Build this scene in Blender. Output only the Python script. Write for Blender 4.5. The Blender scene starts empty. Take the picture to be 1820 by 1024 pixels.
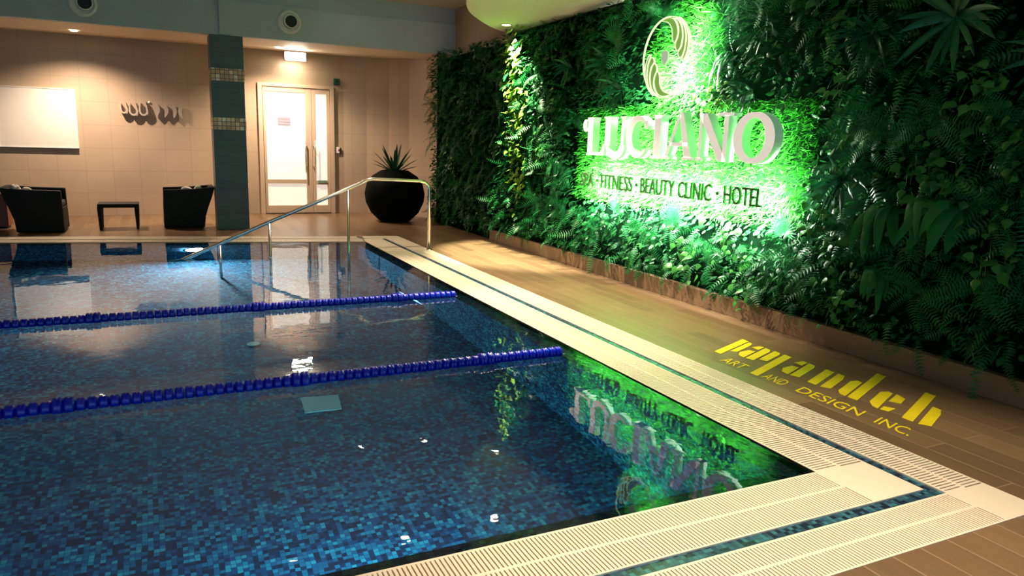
import bpy, bmesh, math, random
import numpy as np
from mathutils import Vector, Matrix
random.seed(7); rng = np.random.default_rng(11)
SC = bpy.context.scene
COL = SC.collection
PI = math.pi

# ------------------------------------------------------------------ camera
def cam_axes(yaw, pitch, roll):
    cy, sy, cp, sp = math.cos(yaw), math.sin(yaw), math.cos(pitch), math.sin(pitch)
    f = Vector((sy*cp, cy*cp, -sp)); r = Vector((cy, -sy, 0)); u = r.cross(f)
    c, s = math.cos(roll), math.sin(roll)
    return r*c + u*s, -r*s + u*c, f
cam = bpy.data.cameras.new('camera'); cam.sensor_width = 36; cam.lens = 36*1304/1820.0
cam.clip_start = .05; cam.clip_end = 100
co = bpy.data.objects.new('camera', cam); COL.objects.link(co)
_r, _u, _f = cam_axes(.4534, .1937, .0319)
M4 = Matrix((( _r.x, _u.x, -_f.x, -2.7768), (_r.y, _u.y, -_f.y, -2.3102), (_r.z, _u.z, -_f.z, 1.5), (0, 0, 0, 1)))
co.matrix_world = M4
SC.camera = co

# ------------------------------------------------------------------ world, exposure
w = bpy.data.worlds.new('world'); SC.world = w; w.use_nodes = True
w.node_tree.nodes['Background'].inputs[0].default_value = (.20, .40, .60, 1)
w.node_tree.nodes['Background'].inputs[1].default_value = .85
SC.view_settings.view_transform = 'Standard'; SC.view_settings.look = 'None'
SC.view_settings.exposure = 1.0; SC.view_settings.gamma = 1.0
SC.view_settings.use_curve_mapping = False
SC.cycles.use_denoising = True
SC.cycles.use_adaptive_sampling = True
SC.cycles.adaptive_threshold = .015
SC.cycles.adaptive_min_samples = 24
SC.cycles.sample_clamp_indirect = 4.0
SC.cycles.sample_clamp_direct = 0.0
SC.cycles.max_bounces = 8
SC.cycles.caustics_reflective = False
SC.cycles.caustics_refractive = False
SC.cycles.blur_glossy = .5

def lamp(kind, name, loc, power, color, parent=None, size=.1, size_y=None, aim=None, spot=None, blend=.4):
    l = bpy.data.lights.new(name, kind); l.energy = power; l.color = color
    if kind == 'AREA':
        l.shape = 'RECTANGLE' if size_y else 'DISK'; l.size = size
        if size_y: l.size_y = size_y
    else:
        l.shadow_soft_size = size
    if kind == 'SPOT':
        l.spot_size = math.radians(spot or 90); l.spot_blend = blend
    o = bpy.data.objects.new(name, l); COL.objects.link(o); o.location = loc
    if aim is not None:
        o.rotation_euler = Vector(aim).to_track_quat('-Z', 'Y').to_euler()
    if parent is not None:
        o.parent = parent
        o.matrix_parent_inverse = parent.matrix_world.inverted() if parent.type != 'EMPTY' else Matrix.Translation(-Vector(parent.location))
    return o
WARM = (1.0, .74, .54)
LED = (.92, 1.0, .74)

# added fill lights under the water, brightening the basin; no fixtures stand there
lamp('AREA', 'pool_fill_light', (-2.0, .18, -.75), 24, (.25, .78, 1.0), size=.9, size_y=.2, aim=(0, .75, -1))
lamp('AREA', 'pool_fill_light', (-4.4, .18, -.75), 7, (.30, .70, 1.0), size=.5, size_y=.2, aim=(.1, 1, -.3))
lamp('AREA', 'pool_fill_light', (-6.2, 5.5, -.7), 18, (.30, .75, .95), size=.5, size_y=.2, aim=(1, -.1, -.3))
lamp('AREA', 'pool_fill_light', (-.35, 5.2, -.75), .5, (.30, .75, .9), size=.5, size_y=.2, aim=(-1, -.1, -.3))

# ------------------------------------------------------------------ materials
MATS = {}
def mat(name, color=(.8, .8, .8), rough=.5, metal=0, emit=None, estr=0, spec=.5, coat=0):
    m = bpy.data.materials.new(name); m.use_nodes = True
    b = m.node_tree.nodes['Principled BSDF']
    b.inputs['Base Color'].default_value = (*color, 1); b.inputs['Roughness'].default_value = rough
    b.inputs['Metallic'].default_value = metal; b.inputs['Specular IOR Level'].default_value = spec
    b.inputs['Coat Weight'].default_value = coat
    if emit:
        b.inputs['Emission Color'].default_value = (*emit, 1); b.inputs['Emission Strength'].default_value = estr
    MATS[name] = m
    return m
def nodes(m): return m.node_tree.nodes, m.node_tree.links, m.node_tree.nodes['Principled BSDF']
def coords(m, kind='Object', scale=(1, 1, 1), rot=(0, 0, 0)):
    n, l, b = nodes(m)
    t = n.new('ShaderNodeTexCoord'); mp = n.new('ShaderNodeMapping'); mp.inputs['Scale'].default_value = scale
    mp.inputs['Rotation'].default_value = rot
    l.new(t.outputs[kind], mp.inputs[0]); return mp.outputs[0]
def noise_mix(name, c1, c2, scale=5, rough=.5, bump=0, stretch=(1, 1, 1), metal=0, detail=4):
    m = mat(name, c1, rough, metal); n, l, b = nodes(m)
    v = coords(m, scale=stretch)
    nz = n.new('ShaderNodeTexNoise'); nz.inputs['Scale'].default_value = scale; nz.inputs['Detail'].default_value = detail
    l.new(v, nz.inputs['Vector'])
    mx = n.new('ShaderNodeMix'); mx.data_type = 'RGBA'; mx.inputs[6].default_value = (*c1, 1); mx.inputs[7].default_value = (*c2, 1)
    l.new(nz.outputs['Fac'], mx.inputs[0]); l.new(mx.outputs[2], b.inputs['Base Color'])
    if bump:
        bp = n.new('ShaderNodeBump'); bp.inputs['Strength'].default_value = bump; bp.inputs['Distance'].default_value = .01
        l.new(nz.outputs['Fac'], bp.inputs['Height']); l.new(bp.outputs[0], b.inputs['Normal'])
    return m
def tile_mat(name, ca, cb, mortar, bw, rh, ms=.004, rough=.4, axes='XZ', offset=.5, nscale=3, bump=.2, streak=(1, 1, 1)):
    m = mat(name, ca, rough); n, l, b = nodes(m)
    t = n.new('ShaderNodeTexCoord'); sp = n.new('ShaderNodeSeparateXYZ'); cb_ = n.new('ShaderNodeCombineXYZ')
    l.new(t.outputs['Object'], sp.inputs[0])
    l.new(sp.outputs['XYZ'.index(axes[0])], cb_.inputs[0]); l.new(sp.outputs['XYZ'.index(axes[1])], cb_.inputs[1])
    br = n.new('ShaderNodeTexBrick'); br.offset = offset
    br.inputs['Scale'].default_value = 1; br.inputs['Brick Width'].default_value = bw; br.inputs['Row Height'].default_value = rh
    br.inputs['Mortar Size'].default_value = ms; br.inputs['Mortar Smooth'].default_value = .1
    br.inputs['Color1'].default_value = (*ca, 1); br.inputs['Color2'].default_value = (*cb, 1); br.inputs['Mortar'].default_value = (*mortar, 1)
    l.new(cb_.outputs[0], br.inputs[0])
    mp = n.new('ShaderNodeMapping'); mp.inputs['Scale'].default_value = streak; l.new(t.outputs['Object'], mp.inputs[0])
    nz = n.new('ShaderNodeTexNoise'); nz.inputs['Scale'].default_value = nscale; nz.inputs['Detail'].default_value = 6
    l.new(mp.outputs[0], nz.inputs['Vector'])
    mr = n.new('ShaderNodeMapRange'); mr.inputs[3].default_value = .78; mr.inputs[4].default_value = 1.22; l.new(nz.outputs['Fac'], mr.inputs[0])
    mx = n.new('ShaderNodeMix'); mx.data_type = 'RGBA'; mx.blend_type = 'MULTIPLY'; mx.inputs[0].default_value = 1
    l.new(br.outputs['Color'], mx.inputs[6]); l.new(mr.outputs[0], mx.inputs[7]); l.new(mx.outputs[2], b.inputs['Base Color'])
    if bump:
        bp = n.new('ShaderNodeBump'); bp.invert = True; bp.inputs['Strength'].default_value = bump; bp.inputs['Distance'].default_value = .003
        l.new(br.outputs['Fac'], bp.inputs['Height']); l.new(bp.outputs[0], b.inputs['Normal'])
    return m
def mosaic_mat(name, cols, size, rough=.25, grout=(.02, .04, .06), off=.0037, gw=.08, clump=True):
    m = mat(name, cols[0][1], rough); n, l, b = nodes(m)
    t = n.new('ShaderNodeTexCoord')
    sc = n.new('ShaderNodeVectorMath'); sc.operation = 'MULTIPLY_ADD'; sc.inputs[1].default_value = (1/size,)*3; sc.inputs[2].default_value = (off/size,)*3
    l.new(t.outputs['Object'], sc.inputs[0])
    fl = n.new('ShaderNodeVectorMath'); fl.operation = 'FLOOR'; l.new(sc.outputs[0], fl.inputs[0])
    wn = n.new('ShaderNodeTexWhiteNoise'); l.new(fl.outputs[0], wn.inputs[0])
    # a slow drift so that shades come in clusters, as in sheet mosaic
    nz = n.new('ShaderNodeTexNoise'); nz.inputs['Scale'].default_value = .22; nz.inputs['Detail'].default_value = 2; l.new(fl.outputs[0], nz.inputs['Vector'])
    ad = n.new('ShaderNodeMath'); ad.operation = 'MULTIPLY_ADD'; ad.inputs[1].default_value = .9 if clump else 0; ad.inputs[2].default_value = -.45 if clump else 0
    l.new(nz.outputs['Fac'], ad.inputs[0])
    a2 = n.new('ShaderNodeMath'); l.new(wn.outputs[0], a2.inputs[0]); l.new(ad.outputs[0], a2.inputs[1])
    cr = n.new('ShaderNodeValToRGB'); cr.color_ramp.interpolation = 'CONSTANT'
    els = cr.color_ramp.elements
    while len(els) < len(cols): els.new(.5)
    for e, (p, c) in zip(els, cols): e.position = p; e.color = (*c, 1)
    l.new(a2.outputs[0], cr.inputs[0])
    fr = n.new('ShaderNodeVectorMath'); fr.operation = 'FRACTION'; l.new(sc.outputs[0], fr.inputs[0])
    sp = n.new('ShaderNodeSeparateXYZ'); l.new(fr.outputs[0], sp.inputs[0])
    # surface axes only: weight each axis by how much it lies in the face
    g = n.new('ShaderNodeNewGeometry'); ab = n.new('ShaderNodeVectorMath'); ab.operation = 'ABSOLUTE'; l.new(g.outputs['Normal'], ab.inputs[0])
    sn = n.new('ShaderNodeSeparateXYZ'); l.new(ab.outputs[0], sn.inputs[0])
    mxs = None
    for i in range(3):
        lt = n.new('ShaderNodeMath'); lt.operation = 'LESS_THAN'; lt.inputs[1].default_value = gw; l.new(sp.outputs[i], lt.inputs[0])
        l2 = n.new('ShaderNodeMath'); l2.operation = 'LESS_THAN'; l2.inputs[1].default_value = .7; l.new(sn.outputs[i], l2.inputs[0])
        mu = n.new('ShaderNodeMath'); mu.operation = 'MULTIPLY'; l.new(lt.outputs[0], mu.inputs[0]); l.new(l2.outputs[0], mu.inputs[1])
        if mxs is None: mxs = mu
        else:
            k = n.new('ShaderNodeMath'); k.operation = 'MAXIMUM'; l.new(mxs.outputs[0], k.inputs[0]); l.new(mu.outputs[0], k.inputs[1]); mxs = k
    mx = n.new('ShaderNodeMix'); mx.data_type = 'RGBA'; mx.inputs[7].default_value = (*grout, 1)
    l.new(mxs.outputs[0], mx.inputs[0]); l.new(cr.outputs[0], mx.inputs[6]); l.new(mx.outputs[2], b.inputs['Base Color'])
    return m
def leaf_mat(name, c1, c2, rough=.42, vein=False, transl=.15):
    m = mat(name, c1, rough, spec=.22); n, l, b = nodes(m)
    g = n.new('ShaderNodeNewGeometry'); oi = n.new('ShaderNodeObjectInfo')
    ad = n.new('ShaderNodeMath'); l.new(g.outputs['Random Per Island'], ad.inputs[0]); l.new(oi.outputs['Random'], ad.inputs[1])
    hf = n.new('ShaderNodeMath'); hf.operation = 'MULTIPLY'; hf.inputs[1].default_value = .5; l.new(ad.outputs[0], hf.inputs[0])
    mx = n.new('ShaderNodeMix'); mx.data_type = 'RGBA'; mx.inputs[6].default_value = (*c1, 1); mx.inputs[7].default_value = (*c2, 1)
    l.new(hf.outputs[0], mx.inputs[0]); l.new(mx.outputs[2], b.inputs['Base Color'])
    tr = n.new('ShaderNodeBsdfTranslucent'); l.new(mx.outputs[2], tr.inputs[0])
    ms = n.new('ShaderNodeMixShader'); ms.inputs[0].default_value = transl
    out = n['Material Output']; l.new(b.outputs[0], ms.inputs[1]); l.new(tr.outputs[0], ms.inputs[2]); l.new(ms.outputs[0], out.inputs[0])
    return m

M_wall = tile_mat('beige_wall_tile', (.52, .40, .29), (.50, .385, .28), (.43, .33, .24), .43, .40, .005, .38, 'XZ', 0, 1.2, .25)
M_wallp = noise_mix('beige_plaster', (.50, .40, .30), (.46, .36, .27), 2, .7)
M_white = noise_mix('bulkhead_paint', (.46, .55, .64), (.49, .58, .67), 1.5, .6)
M_ceil = noise_mix('ceiling_paint', (.72, .66, .58), (.76, .70, .62), 1.5, .7)
M_soffit = noise_mix('soffit_paint', (.72, .60, .46), (.75, .63, .49), 1.5, .6)
M_canopy = noise_mix('canopy_paint', (.84, .84, .72), (.87, .87, .76), 1.2, .55)
M_floor = tile_mat('brown_deck_tile', (.22, .14, .075), (.15, .095, .052), (.30, .20, .13), 1.2, .16, .0035, .30, 'YX', .37, 5, .25, streak=(6, .5, 1))
M_stone = noise_mix('curb_tile', (.27, .17, .10), (.22, .14, .085), 6, .4)
M_grate = noise_mix('cream_grating', (.80, .70, .56), (.76, .66, .53), 9, .38)
M_slot = mat('grating_slot_shade', (.30, .20, .12), .6)  # brown paints the shade down in the grating slots
blues = [(0, (.003, .012, .05)), (.16, (.004, .03, .10)), (.32, (.006, .07, .19)), (.48, (.008, .13, .27)), (.64, (.010, .20, .33)), (.82, (.015, .30, .42)), (.94, (.05, .42, .50))]
M_mosaic = mosaic_mat('blue_pool_mosaic', blues, .027, rough=.65)
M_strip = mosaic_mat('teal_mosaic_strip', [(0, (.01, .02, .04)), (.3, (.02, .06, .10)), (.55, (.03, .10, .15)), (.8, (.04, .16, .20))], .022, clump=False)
M_gold = mosaic_mat('gold_mosaic', [(0, (.60, .36, .12)), (.3, (.95, .70, .34)), (.6, (.75, .50, .20)), (.8, (1, .9, .65))], .066, .22, (.09, .05, .02), off=.0143, gw=.14, clump=False)
M_slate = tile_mat('slate_pillar_tile', (.060, .085, .092), (.072, .098, .105), (.13, .155, .16), 1.5, .20, .003, .38, 'XZ', 0, 4, .3, streak=(1, 1, 9))
M_steel = mat('polished_steel', (.82, .78, .70), .16, 1)
M_rattan = noise_mix('dark_rattan', (.004, .005, .004), (.010, .009, .007), 60, .6, .5)
M_rattan.node_tree.nodes['Principled BSDF'].inputs['Specular IOR Level'].default_value = .2
M_towel = noise_mix('white_towel', (.85, .78, .70), (.75, .68, .6), 40, .9, .3)
M_dark = mat('dark_void', (.01, .012, .012), .6)
M_ring = mat('white_ring', (.92, .95, .95), .35)
M_frame = mat('door_frame_paint', (.62, .48, .36), .4)
M_glass = mat('frosted_glass', (.9, .85, .78), .4, emit=(1, .88, .76), estr=.30)  # even glow stands in for the lit room behind the panes
M_grey = mat('sign_grey', (.33, .33, .38), .6)
M_board = mat('whiteboard', (.86, .80, .74), .25)
M_alu = mat('aluminium_edge', (.45, .43, .42), .35, .8)
M_pot = noise_mix('black_pot_glaze', (.002, .004, .0035), (.004, .006, .005), 4, .7)
M_pot.node_tree.nodes['Principled BSDF'].inputs['Specular IOR Level'].default_value = .03
M_green_plastic = mat('dark_green_box', (.003, .10, .045), .4)
M_rope = mat('blue_float', (.001, .012, .62), .28, coat=.3)
M_cord = mat('steel_cord', (.35, .38, .45), .4, .6)
M_panel = mat('pale_turquoise_plate', (.62, 1.0, .88), .4)
M_brown = noise_mix('reddish_brown_wood', (.26, .09, .04), (.18, .06, .03), 8, .5, .2)
M_yellow = noise_mix('yellow_lettering', (.85, .70, .005), (.62, .52, .005), 14, .6)
M_lampon = mat('lamp_diffuser', (1, 1, 1), .3, emit=(1, .82, .6), estr=14)
M_exit = mat('exit_sign_face', (1, 1, 1), .3, emit=(1, .93, .80), estr=9)
M_pool_lamp = mat('pool_lamp_glass', (1, 1, 1), .2, emit=(.9, .95, 1), estr=160)
M_letter = mat('letter_face', (.82, .74, .68), .35, emit=(1, .88, .82), estr=.27)
M_letter_side = mat('letter_side', (.62, .78, .68), .3, emit=(.62, 1, .72), estr=.05)
M_tagline = mat('tagline_face', (.05, .08, .05), .5)
M_swoosh = mat('emblem_green', (.12, .22, .035), .4, emit=(.28, .55, .10), estr=.28)
M_outline = mat('emblem_outline', (.7, .85, .45), .35, emit=(.9, 1, .65), estr=.45)
M_egg = mat('emblem_egg', (.55, .55, .50), .4, emit=(.7, .7, .62), estr=.2)
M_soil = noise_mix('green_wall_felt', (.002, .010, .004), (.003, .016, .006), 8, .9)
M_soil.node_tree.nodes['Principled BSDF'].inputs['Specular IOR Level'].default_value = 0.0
L_fern = leaf_mat('fern_leaf', (.004, .085, .022), (.016, .20, .042))
L_poth = leaf_mat('pothos_leaf', (.008, .10, .022), (.06, .25, .045), .25)
L_lance = leaf_mat('lance_leaf', (.004, .065, .026), (.014, .15, .05), .3)
L_broad = leaf_mat('broad_leaf', (.003, .045, .014), (.012, .12, .026), .33)
L_strap = leaf_mat('strap_leaf', (.010, .13, .035), (.03, .22, .055), .35)
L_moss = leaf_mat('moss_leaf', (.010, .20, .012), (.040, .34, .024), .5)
L_lime = leaf_mat('lime_leaf', (.08, .24, .02), (.22, .38, .04), .4)
L_agave = leaf_mat('agave_leaf', (.010, .045, .025), (.018, .07, .035), .4)
# water: real refracting surface
M_water = bpy.data.materials.new('pool_water'); M_water.use_nodes = True
_n, _l = M_water.node_tree.nodes, M_water.node_tree.links
_n.remove(_n['Principled BSDF'])
gl = _n.new('ShaderNodeBsdfGlass'); gl.inputs['IOR'].default_value = 1.333; gl.inputs['Roughness'].default_value = 0.0
gl.inputs['Color'].default_value = (.90, .97, 1, 1)
tc = _n.new('ShaderNodeTexCoord'); nz1 = _n.new('ShaderNodeTexNoise'); nz1.inputs['Scale'].default_value = 2.2; nz1.inputs['Detail'].default_value = 2
nz2 = _n.new('ShaderNodeTexNoise'); nz2.inputs['Scale'].default_value = 11; nz2.inputs['Detail'].default_value = 2
_l.new(tc.outputs['Object'], nz1.inputs['Vector']); _l.new(tc.outputs['Object'], nz2.inputs['Vector'])
sm = _n.new('ShaderNodeMath'); sm.operation = 'MULTIPLY_ADD'; sm.inputs[1].default_value = .12; _l.new(nz2.outputs['Fac'], sm.inputs[0]); _l.new(nz1.outputs['Fac'], sm.inputs[2])
bp = _n.new('ShaderNodeBump'); bp.inputs['Strength'].default_value = .35; bp.inputs['Distance'].default_value = .006
_l.new(sm.outputs[0], bp.inputs['Height']); _l.new(bp.outputs[0], gl.inputs['Normal'])
_l.new(gl.outputs[0], _n['Material Output'].inputs[0])

# ------------------------------------------------------------------ mesh helpers
class MB:
    def __init__(s): s.v = []; s.f = []; s.m = []
    def add(s, vs, fs, mi=0):
        o = len(s.v); s.v += [tuple(p) for p in vs]; s.f += [tuple(i+o for i in f) for f in fs]; s.m += [mi]*len(fs); return s
    def box(s, x0, x1, y0, y1, z0, z1, mi=0):
        vs = [(x, y, z) for z in (z0, z1) for y in (y0, y1) for x in (x0, x1)]
        return s.add(vs, [(0, 2, 3, 1), (4, 5, 7, 6), (0, 1, 5, 4), (2, 6, 7, 3), (0, 4, 6, 2), (1, 3, 7, 5)], mi)
    def hexa(s, bot, top, mi=0):      # two quads of four points each, same winding
        return s.add(list(bot)+list(top), [(3, 2, 1, 0), (4, 5, 6, 7), (0, 1, 5, 4), (1, 2, 6, 5), (2, 3, 7, 6), (3, 0, 4, 7)], mi)
    def tube(s, pts, r, n=12, mi=0, cap=True):
        pts = [Vector(p) for p in pts]; rs = r if isinstance(r, (list, tuple)) else [r]*len(pts)
        vs = []; fs = []; prev = None
        for i, p in enumerate(pts):
            t = ((pts[min(i+1, len(pts)-1)]-p).normalized() + (p-pts[max(i-1, 0)]).normalized())
            t = t.normalized()
            a = Vector((0, 0, 1)) if abs(t.z) < .95 else Vector((0, 1, 0))
            if prev is None: u = t.cross(a).normalized()
            else: u = (prev - t*prev.dot(t)).normalized()
            prev = u; v = t.cross(u)
            vs += [p + (u*math.cos(2*PI*k/n) + v*math.sin(2*PI*k/n))*rs[i] for k in range(n)]
        for i in range(len(pts)-1):
            for k in range(n):
                a, b = i*n+k, i*n+(k+1) % n
                fs.append((a, b, b+n, a+n))
        if cap: fs += [tuple(range(n-1, -1, -1)), tuple(range((len(pts)-1)*n, len(pts)*n))]
        return s.add(vs, fs, mi)
    def lathe(s, prof, c=(0, 0, 0), n=32, axis='Z', mi=0, sc=(1, 1, 1)):
        vs = []; fs = []
        for (r, z) in prof:
            for k in range(n):
                a = 2*PI*k/n; x, y = r*math.cos(a)*sc[0], r*math.sin(a)*sc[1]
                p = {'Z': (x, y, z*sc[2]), 'Y': (x, z, y), 'X': (z, x, y)}[axis]
                vs.append((c[0]+p[0], c[1]+p[1], c[2]+p[2]))
        for i in range(len(prof)-1):
            for k in range(n):
                a, b = i*n+k, i*n+(k+1) % n
                fs.append((a, b, b+n, a+n))
        return s.add(vs, fs, mi)
    def prism(s, poly, mapf, d0, d1, mi=0, side=None):   # poly 2-D, mapf(a, b, d) -> xyz
        n = len(poly)
        vs = [mapf(a, b, d0) for a, b in poly] + [mapf(a, b, d1) for a, b in poly]
        s.add(vs, [tuple(range(n-1, -1, -1))], mi); o = len(s.v)-2*n
        s.f.append(tuple(range(o+n, o+2*n))); s.m.append(mi)
        for i in range(n):
            j = (i+1) % n; s.f.append((o+i, o+j, o+n+j, o+n+i)); s.m.append(mi if side is None else side)
        return s
    def ribbon(s, pts, ws, mapf, d0, d1, mi=0, side=None, closed=False):
        pts = [Vector(p) for p in pts]; n = len(pts); L = []; R = []
        if not isinstance(ws, (list, tuple)): ws = [ws]*n
        for i, p in enumerate(pts):
            a = pts[(i-1) % n] if (closed or i > 0) else p; b = pts[(i+1) % n] if (closed or i < n-1) else p
            t = (b-a).normalized(); nn = Vector((-t.y, t.x)); L.append(p+nn*ws[i]/2); R.append(p-nn*ws[i]/2)
        for i in range(n if closed else n-1):
            j = (i+1) % n
            q = [R[i], R[j], L[j], L[i]]
            vs = [mapf(x.x, x.y, d0) for x in q] + [mapf(x.x, x.y, d1) for x in q]
            s.add(vs, [(3, 2, 1, 0), (4, 5, 6, 7)], mi)
            s.add(vs, [(0, 1, 5, 4), (2, 3, 7, 6)] + ([] if closed else ([(3, 0, 4, 7)] if i == 0 else []) + ([(1, 2, 6, 5)] if i == n-2 else [])), mi if side is None else side)
        return s
    def build(s, name, mats, parent=None, smooth=False, bevel=0, loc=None):
        me = bpy.data.meshes.new(name); me.from_pydata(s.v, [], s.f)
        if not isinstance(mats, (list, tuple)): mats = [mats]
        for m in mats: me.materials.append(m)
        me.polygons.foreach_set('material_index', s.m)
        if smooth: me.polygons.foreach_set('use_smooth', [True]*len(me.polygons))
        me.update()
        o = bpy.data.objects.new(name, me); COL.objects.link(o)
        if parent is not None: o.parent = parent
        if loc: o.location = loc
        if bevel:
            bv = o.modifiers.new('bevel', 'BEVEL'); bv.width = bevel; bv.segments = 2; bv.limit_method = 'ANGLE'
        return o
def fixn(o):
    bm = bmesh.new(); bm.from_mesh(o.data); bmesh.ops.recalc_face_normals(bm, faces=bm.faces); bm.to_mesh(o.data); bm.free(); return o
def tag(o, label=None, cat=None, group=None, kind=None):
    if label: o['label'] = label
    if cat: o['category'] = cat
    if group: o['group'] = group
    if kind: o['kind'] = kind
    return o
def thing(name, label, cat, loc=(0, 0, 0), rz=0, group=None):
    o = bpy.data.objects.new(name, None); COL.objects.link(o); o.location = loc; o.rotation_euler = (0, 0, rz)
    return tag(o, label, cat, group)
def struct(o): o['kind'] = 'structure'; return o
def copy_tree(o, parent=None):
    c = o.copy(); COL.objects.link(c)
    if parent is not None: c.parent = parent
    for ch in list(o.children): copy_tree(ch, c)
    return c

# ------------------------------------------------------------------ pool, deck
SK = .19                                    # the far end of the pool runs slightly askew
FY = 8.45
def far(x, d=0.0): return FY + d - SK*x     # y of the far edge line, d beyond it
XL = -6.6; YN = -6.0; YF = 12.8; XW = 2.15
Wd = .66; C1 = .326; C2 = .391
b = MB()
def slab(mb, poly, z0, z1, mi=0): mb.prism(poly, lambda a, b_, d: (a, b_, d), z0, z1, mi)
fl = MB()
slab(fl, [(Wd, YN), (XW+.3, YN), (XW+.3, YF+.3), (Wd, YF+.3)], -.3, 0)
slab(fl, [(XL, YN), (Wd, YN), (Wd, -Wd), (XL, -Wd)], -.3, 0)
slab(fl, [(XL, far(XL, Wd)), (Wd, far(Wd, Wd)), (Wd, YF+.3), (XL, YF+.3)], -.3, 0)
slab(fl, [(XL-1.8, YN), (XL, YN), (XL, YF+.3), (XL-1.8, YF+.3)], -.3, 0)
struct(fl.build('floor', M_floor))
# basin
D = 1.3
bs = MB()
LP = .14
P0 = [(0, 0), (XL, 0), (XL, far(XL)), (0, far(0))]
def ring(o): return [(-o, o), (XL, o), (XL, far(XL)-o), (-o, far(0)-o)]
def wallfaces(mb, poly, z0, z1):
    n = len(poly); vs = [(x, y, z0) for x, y in poly] + [(x, y, z1) for x, y in poly]
    mb.add(vs, [(i, (i+1) % n, n+(i+1) % n, n+i) for i in range(n)])
wallfaces(bs, P0, -.10, 0)
n4 = [(x, y, -.10) for x, y in P0] + [(x, y, -.10) for x, y in ring(LP)]
bs.add(n4, [(i, (i+1) % 4, 4+(i+1) % 4, 4+i) for i in range(4)])
wallfaces(bs, ring(LP), -D, -.10)
bs.add([(x, y, -D) for x, y in ring(LP)], [(0, 1, 2, 3)])
struct(fixn(bs.build('floor', M_mosaic)))
# recalc may point outwards; the mosaic is two-sided in Cycles so this does not matter
wt = MB(); wt.add([(x, y, -.004) for x, y in [(0, 0), (0, far(0)), (XL, far(XL)), (XL, 0)]], [(3, 2, 1, 0)])
wo = wt.build('pool_water', M_water)
if wo.data.polygons[0].normal.z < 0: wo.data.flip_normals()
tag(wo, 'still blue pool water reflecting the door and green sign', 'water', kind='stuff')

# cream overflow gratings: base with rows of bars; a local strip runs along u, width v
def grating(name_label, o0, du, dv, length, v0, v1, pitch, cut0=0, skewcut=None):
    du = Vector(du).normalized(); dv = Vector(dv)
    m = MB()
    def P(u, v, z): q = Vector((o0[0], o0[1], 0)) + du*u + dv*v; return (q.x, q.y, z)
    def bx(u0, u1, a0, a1, z0, z1, mi):
        m.hexa([P(u0, a0, z0), P(u1, a0, z0), P(u1, a1, z0), P(u0, a1, z0)], [P(u0, a0, z1), P(u1, a0, z1), P(u1, a1, z1), P(u0, a1, z1)], mi)
    bx(cut0, length, v0, v1, -.30, -.007, 1)
    mid = (v0+v1)/2
    for a0, a1 in ((v0, v0+.013), (mid-.008, mid+.008), (v1-.010, v1)): bx(cut0, length, a0, a1, -.007, .003, 0)
    k = 0; u = cut0
    bw = pitch*.66
    while u < length-bw:
        bx(u, u+bw, v0+.013, mid-.008, -.007, .003, 0)
        u2 = u+pitch*.4
        if u2+bw < length: bx(u2, u2+bw, mid+.008, v1-.010, -.007, .003, 0)
        u += pitch
    o = m.build('overflow_grating', [M_grate, M_slot]); fixn(o)
    tag(o, name_label, 'grating'); return o
YS = 7.42
grating('cream slotted grating along the water on the green wall side', (0, 0), (0, 1, 0), (1, 0, 0), YS, 0, C1, .0215)
grating('cream slotted grating beside the brown deck on the green wall side', (0, 0), (0, 1, 0), (1, 0, 0), YS, C2, Wd, .0215, cut0=-C2)
grating('cream slotted grating along the near edge of the water', (0, 0), (-1, 0, 0), (0, -1, 0), -XL, 0, C1, .0178)
grating('outermost cream slotted grating across the near end, beside the brown floor', (0, 0), (-1, 0, 0), (0, -1, 0), -XL, C2, Wd, .0178, cut0=-C2)
fdir = Vector((-1, SK, 0)).normalized(); fn = Vector((fdir.y, -fdir.x, 0)); fn = fn if fn.y > 0 else -fn
cs = math.cos(math.atan(SK))
grating('cream slotted grating along the far edge of the water', (0, far(0)), tuple(fdir), tuple(fn), 6.7, 0, C1*.86, .024, cut0=.0)
grating('thin cream grating strip on the far deck in front of the armchairs', (0, far(0)), tuple(fdir), tuple(fn), 6.7, C2*.86, Wd*.94, .024, cut0=.0)
# solid corner pieces
def plate(label, poly, z1=.003):
    o = MB().prism(poly, lambda a, b_, d: (a, b_, d), -.30, z1).build('corner_slab', M_grate); fixn(o)
    tag(o, label, 'corner slab'); return o
plate('inner smooth cream corner slab between near corner of water and mosaic strip', [(0, 0), (0, -C1), (C1, -C1), (C1, 0)])
plate('outer smooth cream corner slab beyond the mosaic strip at the near corner', [(C2, -C2), (C2, -Wd), (Wd, -Wd), (Wd, -C2)])
plate('smooth cream slab between far corner of water and mosaic strip', [(0, YS), (C1, YS), (C1, far(0, C1*.86)), (0, far(0, C1*.86*cs)), (0, far(0))])
plate('smooth cream slab at far corner under the handrail foot', [(C2, YS), (Wd, YS), (Wd, far(Wd, Wd)), (0, far(0, Wd)), (0, far(0, C2*.9)), (C2, far(C2, C2*.9))])
# mosaic strip between the gratings
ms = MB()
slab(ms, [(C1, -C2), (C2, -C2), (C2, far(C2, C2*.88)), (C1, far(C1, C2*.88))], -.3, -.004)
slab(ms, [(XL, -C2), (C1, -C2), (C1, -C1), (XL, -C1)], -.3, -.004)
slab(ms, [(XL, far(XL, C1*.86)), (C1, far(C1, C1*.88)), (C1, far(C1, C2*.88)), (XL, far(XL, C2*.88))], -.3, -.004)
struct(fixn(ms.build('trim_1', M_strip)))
slab_fill = MB(); slab(slab_fill, [(XL, far(XL, -.02)), (C1, far(C1, -.02)), (C1, far(C1, Wd)), (XL, far(XL, Wd))], -.3, -.012)
struct(fixn(slab_fill.build('trim_2', M_slot)))

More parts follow.
